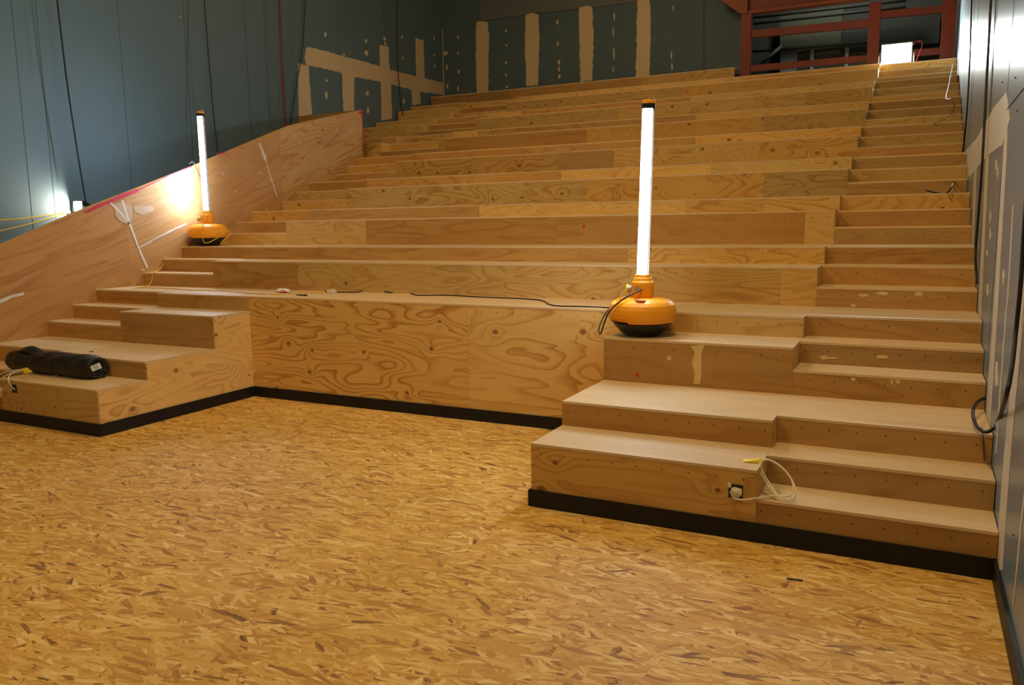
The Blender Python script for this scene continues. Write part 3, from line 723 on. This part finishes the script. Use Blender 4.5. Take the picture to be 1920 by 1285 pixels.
FL = flood('small lit halogen floodlight hanging behind the parapet at the left wall', (fl_.x, fl_.y, fl_.z), (-8.3, -2.5, 2.3), .2, .16, 'flood_glass_warm', .12, 22, (1, .86, .66))
for i, (p0, p1) in enumerate((((0, 412), (130, 398)), ((0, 438), (125, 402)))):
    a = at(p0[0]-40, p0[1]+4, 'X', -8.55); b = fl_+Vector((-.05, -.1, -.08))
    tag(cord('rope', [a, a.lerp(b, .5)+Vector((0, 0, -.02)), b], .009, M['cord_yellow']),
        ('upper' if i == 0 else 'lower')+' yellow lead running left from the hanging halogen lamp along the blue wall', 'cord')
# ------------------------------------------------------------------ cables on the left wall
def hang(pxs, X, r, mat, label, name='hanging_cable', first_z=9.35):
    pts = [at(x, y, 'X', X) for x, y in pxs]
    topp = pts[0] + (pts[0]-pts[1])*((first_z-pts[0].z)/(pts[0].z-pts[1].z))
    tag(cord(name, [topp]+pts, r, mat, n=6), label, 'cable')
hang([(107, 0), (125, 150), (143, 270), (155, 345), (161, 380)], -8.45, .011, M['cord_black'], 'black cable hanging down the left wall to the halogen lamp')
hang([(383, 0), (392, 120), (400, 210), (408, 285)], -8.5, .009, M['cord_black'], 'black cable hanging down the left wall behind the lit tube lamp')
hang([(354, 0), (351, 150), (350, 262)], XWL+.02, .004, M['cord_grey'], 'thin grey wire down the left wall near the lit tube lamp')
hang([(523, 0), (526, 90), (530, 160), (534, 222), (538, 236)], -8.5, .012, M['cord_red'], 'thick red cable hanging down the left wall to the parapet')
hang([(525, 0), (530, 100), (533, 180), (537, 230)], -8.47, .007, M['cord_grey'], 'pale thin cable twisted along the red cable on the left wall')
hang([(573, 0), (567, 90), (556, 160), (546, 225), (542, 236)], -8.48, .009, M['cord_black'], 'black cable curving down beside the start of the pale joint compound')
hang([(569, 0), (564, 90), (552, 160), (543, 225)], XWL+.03, .005, M['cord_grey'], 'faint grey wire on the left wall beside the curving black cable')
hang([(745, 0), (744, 60), (746, 130), (751, 190), (755, 216)], -8.55, .011, M['cord_black'], 'black cable hanging in the back left corner onto the upper tiers')
# ------------------------------------------------------------------ cables on the right wall
XC = XW-.02
hang([(1858, 0), (1851, 130), (1842, 300), (1833, 420), (1829, 480), (1832, 531)], XC, .010, M['cord_black'], 'thick black cable hanging straight down the right wall to the ninth step')
hang([(1822, 0), (1819, 100), (1813, 210), (1805, 285), (1795, 325)], XC, .009, M['cord_black'], 'black cable on the right wall whose loose end curls out over the steps')
y13 = YS(12)
last = at(1795, 325, 'X', XC)
pz = [at(1795, 325, 'X', XC), at(1786, 348, 'Y', YS(12)+.1), at(1774, 362, 'Y', YS(12)+.04), at(1758, 362, 'Y', YS(12)+.02), at(1735, 357, 'Y', YS(12)+.02)]
tag(cord('cable_end', pz, .008, M['cord_black']), 'loose dark cable tail lying across the right staircase below the floodlight', 'cable')
hang([(1800, 0), (1797, 100), (1794, 190), (1792, 228)], XC, .006, M['cord_black'], 'thin black cable in the far end of the right wall beneath the floodlight')
yb_ = YS(21)
pz = [at(1787, 120, 'Y', YS(24)), at(1779, 160, 'Y', YS(22)), at(1774, 184, 'Y', YS(20)), at(1784, 186, 'Y', YS(19)-.05), at(1789, 198, 'Y', YS(19)-.07), at(1784, 214, 'Y', YS(19)-.07), at(1768, 224, 'Y', YS(18)-.03), at(1750, 232, 'Y', YS(18)-.03)]
tag(cord('cable_end', pz, .005, M['cord_grey']), 'short grey cable curl high on the right staircase under the floodlight', 'cable')
pz = [at(1990, 40, 'X', XC), at(1960, 200, 'X', XC), at(1930, 330, 'X', XC), at(1920, 430, 'X', XC), at(1913, 540, 'X', XC), at(1905, 620, 'X', XC), at(1897, 690, 'X', XC-.02), at(1886, 745, 'X', XC-.04)]
q = [at(1871, 790, 'Y', .62), at(1858, 807, 'Y', .62), at(1845, 810, 'Y', .64), at(1832, 800, 'Y', .72), at(1825, 783, 'Y', .84), at(1825, 768, 'Y', 1.0), at(1833, 754, 'Y', 1.2), at(1846, 747, 'Y', 1.33)]
tag(cord('hanging_cable', pz+q, .0105, M['cord_black']), 'thick black cable looping off the right wall onto the lower right steps', 'cable')
pz = [at(1840, 803, 'Y', .66), at(1843, 820, 'Y', E2-.01), at(1845, 860, 'Y', E2-.01), at(1850, 868, 'Z', Z(2)+.005), at(1867, 889, 'Z', Z(2)+.005)]
tag(cord('cable_shadow', pz, .0028, M['cord_grey']), 'thin grey strand standing for the shadow of the black cable loop on the second right step', 'cable')  # shadow line of the cable loop, modelled as a thin grey strand
# ------------------------------------------------------------------ white cable loop and box, right
bx = [at(x, y, 'Y', 0) for x, y in ((1365, 907), (1394, 936))]
cb = empty('cable_box', ((bx[0].x+bx[1].x)/2, 0, (bx[0].z+bx[1].z)/2), 'square cable hole stuffed with white plaster in the right front riser', 'wall box')
cc = Vector(cb.location)
hw = .042
bm = bmesh.new(); addbox(bm, (-hw, -.004, -hw), (hw, .012, hw))
link('dark_plate', bm, M['seam'], cb, cc)  # plate in front of the riser; dark colour stands in for the hole's shade
bm = bmesh.new(); bmesh.ops.create_icosphere(bm, subdivisions=3, radius=.034)
for v in bm.verts:
    s = 1+.35*noise.noise(v.co*55+Vector((3, 1, 2)))
    v.co = Vector((v.co.x*s+.004, v.co.y*s*.5-.006, v.co.z*s*1.0-.006))
link('plaster_plug', bm, M['plaster'], cb, cc, smooth=True)
bm = bmesh.new(); bmesh.ops.create_icosphere(bm, subdivisions=2, radius=.013)
for v in bm.verts:
    s = 1+.4*noise.noise(v.co*90); v.co = Vector((v.co.x*s-.036, v.co.y*s*.4-.006, v.co.z*s*1.3+.034))
link('plaster_crumb', bm, M['plaster'], cb, cc, smooth=True)
wc = empty('electrical_cable', at(1400, 937, 'Y', -.03), 'white cable coiled in an upright loop at the edge of the right front wing', 'cable')
ytop = .16
def lp(x, y):
    t_ = (938-y)/76.0; Y = .015+(ytop-.015)*max(0, min(1, t_)); return at(x, y, 'Y', Y)
loop = [at(1374, 932, 'Y', -.008), at(1380, 936, 'Y', -.022), at(1395, 937.5, 'Y', -.03), at(1415, 935, 'Y', -.02), lp(1440, 931), lp(1462, 930), lp(1478, 929), lp(1486, 924), lp(1488, 914), lp(1484, 900), lp(1474, 885), lp(1459, 872), lp(1445, 864), lp(1434, 861.5), lp(1426, 864), lp(1423.5, 873), lp(1427, 888), lp(1436, 904), lp(1447, 920), lp(1459, 931), lp(1472, 936), lp(1484, 937), lp(1491, 931), lp(1492, 918), lp(1485, 901), lp(1475, 886), lp(1461, 873), lp(1448, 865), lp(1437, 862.5), lp(1429, 866), lp(1427, 874), lp(1431, 887), lp(1441, 904), lp(1452, 920), lp(1459, 930), lp(1470, 931.5), lp(1482, 930)]
cord('cable', loop, .0052, M['cord_white'], wc)
tp = [at(1393, 862.5, 'Z', Z(2)+.004), at(1426, 861.5, 'Y', ytop-.02)]
bm = bmesh.new()
a0 = at(1392, 861, 'Z', Z(2)+.006); a1 = at(1396, 866.5, 'Z', Z(2)+.003); b0 = at(1431, 861, 'Y', ytop); b1 = at(1427, 869, 'Y', ytop-.01)
vs = [bm.verts.new(p) for p in (a0, b0, b1, a1)]; vs2 = [bm.verts.new(v.co+Vector((0, -.003, .002))) for v in vs]
bm.faces.new(vs); bm.faces.new(vs2[::-1])
for i in range(4): j = (i+1) % 4; bm.faces.new((vs[i], vs[j], vs2[j], vs2[i]))
link('tape_flag', bm, M['tape'], wc)
# ------------------------------------------------------------------ white cable and box, left
bx = [at(x, y, 'Y', 0) for x, y in ((23, 721), (32, 737))]
cb = empty('cable_box', ((bx[0].x+bx[1].x)/2, 0, (bx[0].z+bx[1].z)/2), 'square dark cable hole in the left front riser below the black roll', 'wall box')
bm = bmesh.new(); addbox(bm, (-.036, -.004, -.040), (.036, .012, .040)); link('dark_plate', bm, M['seam'], cb, cb.location)  # dark plate here too, the shade of the hole put into its colour
wc = empty('electrical_cable', at(30, 735, 'Y', -.03), 'white cable with yellow tape looping out of the left front riser at the picture edge', 'cable')
lp2 = lambda x, y, Y=-.02: at(x, y, 'Y', Y)
cord('cable', [lp2(29, 731, -.01), lp2(23, 727, -.03), lp2(17, 717, -.05), lp2(16, 708, -.03), lp2(22, 701, .04), lp2(34, 697, .09), lp2(42, 695, .10), lp2(34, 695, .09), lp2(20, 700, .05), lp2(6, 708, .0), lp2(-4, 718, -.05), lp2(-3, 728, -.06), lp2(6, 730, -.05), lp2(-6, 742, -.04), lp2(-25, 735, -.02), lp2(-20, 715, 0), lp2(0, 702, .05), lp2(20, 696, .09), lp2(40, 693, .1)], .0048, M['cord_white'], wc)
bm = bmesh.new()
pp = [lp2(41, 692, .09), lp2(51, 690, .10), lp2(61, 698, .06), lp2(46, 701, .06)]
vs = [bm.verts.new(p) for p in pp]; vs2 = [bm.verts.new(v.co+Vector((0, .002, .003))) for v in vs]
bm.faces.new(vs); bm.faces.new(vs2[::-1])
for i in range(4): j = (i+1) % 4; bm.faces.new((vs[i], vs[j], vs2[j], vs2[i]))
link('tape_flag', bm, M['tape'], wc)
# ------------------------------------------------------------------ black plastic roll
ra = at(14, 684, 'Z', Z(2)); rb = at(168, 708, 'Z', Z(2))
yr = .388; ra.x = -6.27; Lr = 1.36; rad = .124
rl = empty('plastic_roll', (ra.x, yr, Z(2)), 'black plastic wrapped roll with white label lying on the left wing', 'roll')
bm = bmesh.new(); NS, NR = 46, 40; rings = []
for i in range(NS+1):
    t_ = i/NS; xx = Lr*t_; taper = 1-.18*(1-t_)**2
    ring = []
    for k in range(NR):
        a = 2*math.pi*k/NR
        rr_ = rad*taper*(1+.10*noise.noise(Vector((xx*5, math.cos(a)*1.5, math.sin(a)*1.5)))+.05*noise.noise(Vector((xx*16, math.cos(a)*5, math.sin(a)*5))))
        e = min(t_, 1-t_)*NS
        if e < 2: rr_ *= (.86, .96)[int(e)]
        yy, zz = rr_*1.08*math.cos(a), rr_*math.sin(a)
        zz = max(zz, -rad*.86)
        ring.append(bm.verts.new((xx, yy, zz+rad*.86+.001)))
    rings.append(ring)
for a, b in zip(rings, rings[1:]):
    for k in range(NR): bm.faces.new((a[k], b[k], b[(k+1) % NR], a[(k+1) % NR]))
for ring, s, x in ((rings[0], 1, 0), (rings[-1], -1, Lr)):
    prev = ring
    for j, f in enumerate((.75, .7, .45, .4)):
        dx = (.0, .03, .0, .02)[j]*s
        new = [bm.verts.new((x+dx, v.co.y*f, (v.co.z-rad*.86)*f+rad*.86)) for v in ring]
        for k in range(NR): bm.faces.new((prev[k], prev[(k+1) % NR], new[(k+1) % NR], new[k]) if s > 0 else (prev[(k+1) % NR], prev[k], new[k], new[(k+1) % NR]))
        prev = new
    bm.faces.new(prev)
bmesh.ops.recalc_face_normals(bm, faces=bm.faces[:])
link('wrapped_body', bm, M['wrap'], rl, rl.location, smooth=True)
bm = bmesh.new()   # loose flap of film standing up on the left end
fp = [[(.02, -.06, .17), (.04, .03, .20), (.10, .10, .17)], [(.10, -.07, .22), (.14, .02, .28), (.20, .10, .20)], [(.20, -.08, .23), (.22, .02, .335), (.26, .09, .22)], [(.27, -.08, .22), (.29, .02, .27), (.33, .09, .20)], [(.40, -.09, .18), (.42, .01, .222), (.46, .08, .17)], [(.70, -.08, .165), (.74, .0, .206), (.75, .06, .17)]]
g = [[bm.verts.new((p[0]*Lr/.95, p[1]*.9, p[2]*.94)) for p in r] for r in fp]
for a, b in zip(g, g[1:]):
    for k in range(2): bm.faces.new((a[k], a[k+1], b[k+1], b[k]))
o = link('film_flap', bm, M['wrap'], rl, rl.location, smooth=True); md = o.modifiers.new('s', 'SOLIDIFY'); md.thickness = .004; md = o.modifiers.new('ss', 'SUBSURF'); md.levels = 2; md.render_levels = 2
bm = bmesh.new(); lx = Lr+.006
addbox(bm, (-.001, -.045, -.028), (.0015, .045, .028))
lab = link('paper_label', bm, M['white'], rl, Vector(rl.location)+Vector((lx+.012, -.035, .125))); lab.rotation_euler = (math.radians(18), 0, -.45)
bm = bmesh.new()
for i, wdt in enumerate((.034, .028, .036, .022, .03)): addbox(bm, (.0016, -wdt, .017-i*.009), (.0022, wdt*.7, .020-i*.009))
o = link('label_print', bm, M['seam'], lab); o.location = (0, 0, 0)
# ------------------------------------------------------------------ small things left on the tiers
pk = lv(531, 549, 6, 0)
bg = empty('plastic_bag', pk, 'crumpled white and red plastic bag on the long front tier', 'bag')
def crumple(name, mat, off, sc, seed, sub=3, par=bg):
    bm = bmesh.new(); bmesh.ops.create_icosphere(bm, subdivisions=sub, radius=1)
    for v in bm.verts:
        s = 1+.45*noise.noise(v.co*1.8+Vector((seed, 0, 0)))+.2*noise.noise(v.co*5+Vector((0, seed, 0)))
        v.co = Vector((v.co.x*s*sc[0]+off[0], v.co.y*s*sc[1]+off[1], max(0, (v.co.z*s*sc[2])+sc[2]*.75)+off[2]))
    return link(name, bm, mat, par, par.location)
crumple('bag_film', M['white'], (0, 0, 0), (.095, .05, .028), 2)
o = crumple('red_print', M['red_paint'], (.045, -.028, -.001), (.045, .028, .017), 5, 2); o['label'] = 'red printed corner of the bag'
mk = lv(566, 555, 6, 0)
pen = empty('marker_pen', mk, 'dark marker pen lying on the long front tier beside the plastic bag', 'pen')
cord('barrel', [mk+Vector((-.085, .012, .008)), mk+Vector((.07, -.012, .008))], .007, M['cord_black'], pen, 12, 0)
cord('pen_cap', [mk+Vector((.03, -.003, .0085)), mk+Vector((.085, -.014, .0085))], .0088, M['rubber'], pen, 12, 0)
cord('pocket_clip', [mk+Vector((.035, -.004, .019)), mk+Vector((.08, -.013, .018))], .002, M['silver'], pen, 6, 0)
def scrap(name, label, cat, p, size, mat, rot=.3, crump=True):
    bm = bmesh.new(); nx, ny = 6, 4
    rr = random.Random(hash(round(p.x*100)))
    g = [[bm.verts.new(((i/nx-.5)*size[0], (j/ny-.5)*size[1], size[2]*(.3+.7*rr.random()))) for j in range(ny+1)] for i in range(nx+1)]
    h = [[bm.verts.new(((i/nx-.5)*size[0], (j/ny-.5)*size[1], 0)) for j in range(ny+1)] for i in range(nx+1)]
    for i in range(nx):
        for j in range(ny): bm.faces.new((g[i][j], g[i+1][j], g[i+1][j+1], g[i][j+1])); bm.faces.new((h[i][j], h[i][j+1], h[i+1][j+1], h[i+1][j]))
    for i in range(nx): bm.faces.new((g[i][0], h[i][0], h[i+1][0], g[i+1][0])); bm.faces.new((g[i][ny], g[i+1][ny], h[i+1][ny], h[i][ny]))
    for j in range(ny): bm.faces.new((g[0][j], g[0][j+1], h[0][j+1], h[0][j])); bm.faces.new((g[nx][j], h[nx][j], h[nx][j+1], g[nx][j+1]))
    return tag(link(name, bm, mat, None, p, rotz=rot), label, cat)
scrap('paper_scrap', 'tiny white paper scrap on the long front tier left of the pen', 'scrap', lv(503, 555, 6, 0), (.05, .02, .012), M['white'])
scrap('wood_chip', 'small dark chip on the left wing tread under the double riser', 'chip', lv(256, 643, 3, 0), (.065, .03, .008), M['seam'])
scrap('wood_chip', 'small dark chip on the left wing tread just behind the black roll', 'chip', lv(171, 660, 3, 0), (.04, .02, .008), M['seam'])
scrap('wood_chip', 'tiny brown chip on the left wing tread midway along its edge', 'chip', lv(245, 662, 3, 0), (.02, .015, .006), M['putty'])
scrap('cable_clip', 'small grey cable clip in front of the black roll', 'clip', lv(106, 707, 2, 0), (.035, .03, .018), M['silver'])
scrap('plaster_crumb', 'small white plaster crumb on a dark upper tier', 'crumb', at(1020, 230, 'Z', Z(21)) if False else Vector((at(1021, 229, 'Y', 7*P-.1).x, 7*P-.1, Z(21))), (.06, .04, .03), M['white'])
scrap('osb_chip', 'dark splinter lying on the strand board floor near the right front kick strip', 'chip', at(1490, 1088, 'Z', ZF), (.08, .022, .004), M['dark'], .1)
# wood offcuts on an upper tier at left
oc = at(852, 204, 'Y', 8*P-.15)
of = empty('timber_offcut', (oc.x, 8*P-.2, Z(24)), 'leaning plywood offcut on the upper tiers near the back left corner', 'offcut')
bm = bmesh.new()
vs = [bm.verts.new(p) for p in ((-.28, 0, .0), (.02, -.08, .0), (.0, -.02, .19), (-.25, .1, .17))]; vs2 = [bm.verts.new(v.co+Vector((.01, .018, .0))) for v in vs]
bm.faces.new(vs); bm.faces.new(vs2[::-1])
for i in range(4): j = (i+1) % 4; bm.faces.new((vs[j], vs[i], vs2[i], vs2[j]))
o = link('offcut_board', bm, M['pine'], of, of.location); o.color = (.4, 1.2, .3, 0)
o = box('offcut_block', (oc.x+.03, 8*P-.28, Z(24)), (oc.x+.22, 8*P-.08, Z(24)+.09), M['brown'], of, (.9, .6, .3, 0))
# ------------------------------------------------------------------ red steel frame
YR = 13.0
sf = empty('steel_frame', (0.7, YR, Z(27)), 'red oxide steel posts and rails at the open back right corner', 'steel frame')
def xz(px, py): p = at(px, py, 'Y', YR); return p.x, p.z
def member(name, x0, x1, z0, z1, d=.14, mat='red_steel', y=YR): return box(name, (x0, y, z0), (x1, y+d, z1), M[mat], sf, bev=.004)
zb = Z(27)
member('post', xz(1390, 30)[0], xz(1409, 30)[0], zb, 6.05, .2)
member('post', xz(1628, 50)[0], xz(1650, 50)[0], zb, 5.97, .2)
member('post', xz(1768, 0)[0], XW-.03, zb, 9.3, .2)
def rail(x0, z0, x1, z1, h, y=YR+.03, d=.08, mat='red_steel'):
    bm = bmesh.new()
    a = [bm.verts.new(p) for p in ((x0, y, z0), (x1, y, z1), (x1, y+d, z1), (x0, y+d, z0), (x0, y, z0+h), (x1, y, z1+h), (x1, y+d, z1+h), (x0, y+d, z0+h))]
    for f in ((0,3,2,1),(4,5,6,7),(0,1,5,4),(1,2,6,5),(2,3,7,6),(3,0,4,7)): bm.faces.new([a[i] for i in f])
    return link('rail', bm, M[mat], sf)
xa, xb, xc_, xd = xz(1409, 60)[0], xz(1628, 50)[0], xz(1650, 30)[0], xz(1768, 20)[0]
rail(xa, 5.565, xb, 5.52, .15); rail(xa, 4.895, xb, 4.87, .12)
rail(xc_, 5.66, xd, 5.63, .13); rail(xc_, 4.90, xd, 4.88, .12)
# overhead beam: dark web with an orange lower flange
bm = bmesh.new()
addbox(bm, (-1.25, YR+.05, 6.06), (XW-.2, YR+.25, 6.11)); o = link('beam_flange', bm, M['rust_steel'], sf)
bm = bmesh.new(); addbox(bm, (-1.25, YR+.14, 6.11), (XW-.2, YR+.16, 6.55)); link('beam_web', bm, M['red_steel'], sf)
bm = bmesh.new()
vs = [(-1.75, YR+.0, 6.42), (-1.75, YR, 6.62), (-1.15, YR, 6.62), (-1.15, YR, 6.06), (-1.28, YR, 6.06)]
f = [bm.verts.new(p) for p in vs]; g = [bm.verts.new((p[0], p[1]+.12, p[2])) for p in vs]
bm.faces.new(f[::-1]); bm.faces.new(g)
for i in range(5): j = (i+1) % 5; bm.faces.new((f[i], f[j], g[j], g[i]))
link('gusset_plate', bm, M['rust_steel'], sf)
member('short_timber', xz(1409, 140)[0]+.02, xz(1409, 140)[0]+.09, zb, zb+.27, .05, 'tape', YR+.3)
# store beyond the frame
YQ = 16.6
st = empty('store_partition', (1, YQ, 4.5), 'dark panelled store wall with pale studs seen through the red steel', 'partition')
def q2(px, py, y=YQ): p = at(px, py, 'Y', y); return p.x, p.z
def pan(name, px0, py0, px1, py1, mat, y=YQ, d=.05):
    x0, z1 = q2(px0, py0, y); x1, z0 = q2(px1, py1, y)
    return box(name, (x0, y, z0), (x1, y+d, z1), M[mat], st)
pan('cladding_panel', 1464, 26, 1578, 88, 'dark_olive', YQ, .04)
pan('grey_panel', 1464, 92, 1493, 150, 'grey_panel', YQ-.05)
pan('lower_panel', 1495, 96, 1700, 150, 'dark_olive', YQ+.06)
pan('stud', 1520, 94, 1524, 150, 'stud', YQ-.02); pan('stud', 1585, 90, 1589, 150, 'stud', YQ-.02)
pan('upper_panel', 1580, 22, 1760, 80, 'dark', YQ)
for i, (a, b) in enumerate((((1410, 97), (1640, 78)),)):
    p0, p1 = at(*a, 'Y', YQ-.1), at(*b, 'Y', YQ-.1)
    cord('conduit', [p0, p1], .03, M['dark_olive'], st, 6, 0)
p0, p1 = at(1428, 120, 'Y', YQ-.3), at(1466, 86, 'Y', YQ-.3); cord('brace', [p0, p1], .05, M['dark_olive'], st, 4, 0)
p0, p1 = at(1410, 22, 'Y', YQ-.6), at(1700, -12, 'Y', YQ-.6)
for i in range(3): cord('pipe', [p0+Vector((0, 0, -.14*i)), p1+Vector((0, 0, -.14*i))], .035, M['dark'], st, 6, 0)
tag(box('floor_store', (-6, YB+.21, Z(27)-.3), (XW, 17.0, Z(27)-.1), M['dark']), kind='structure')
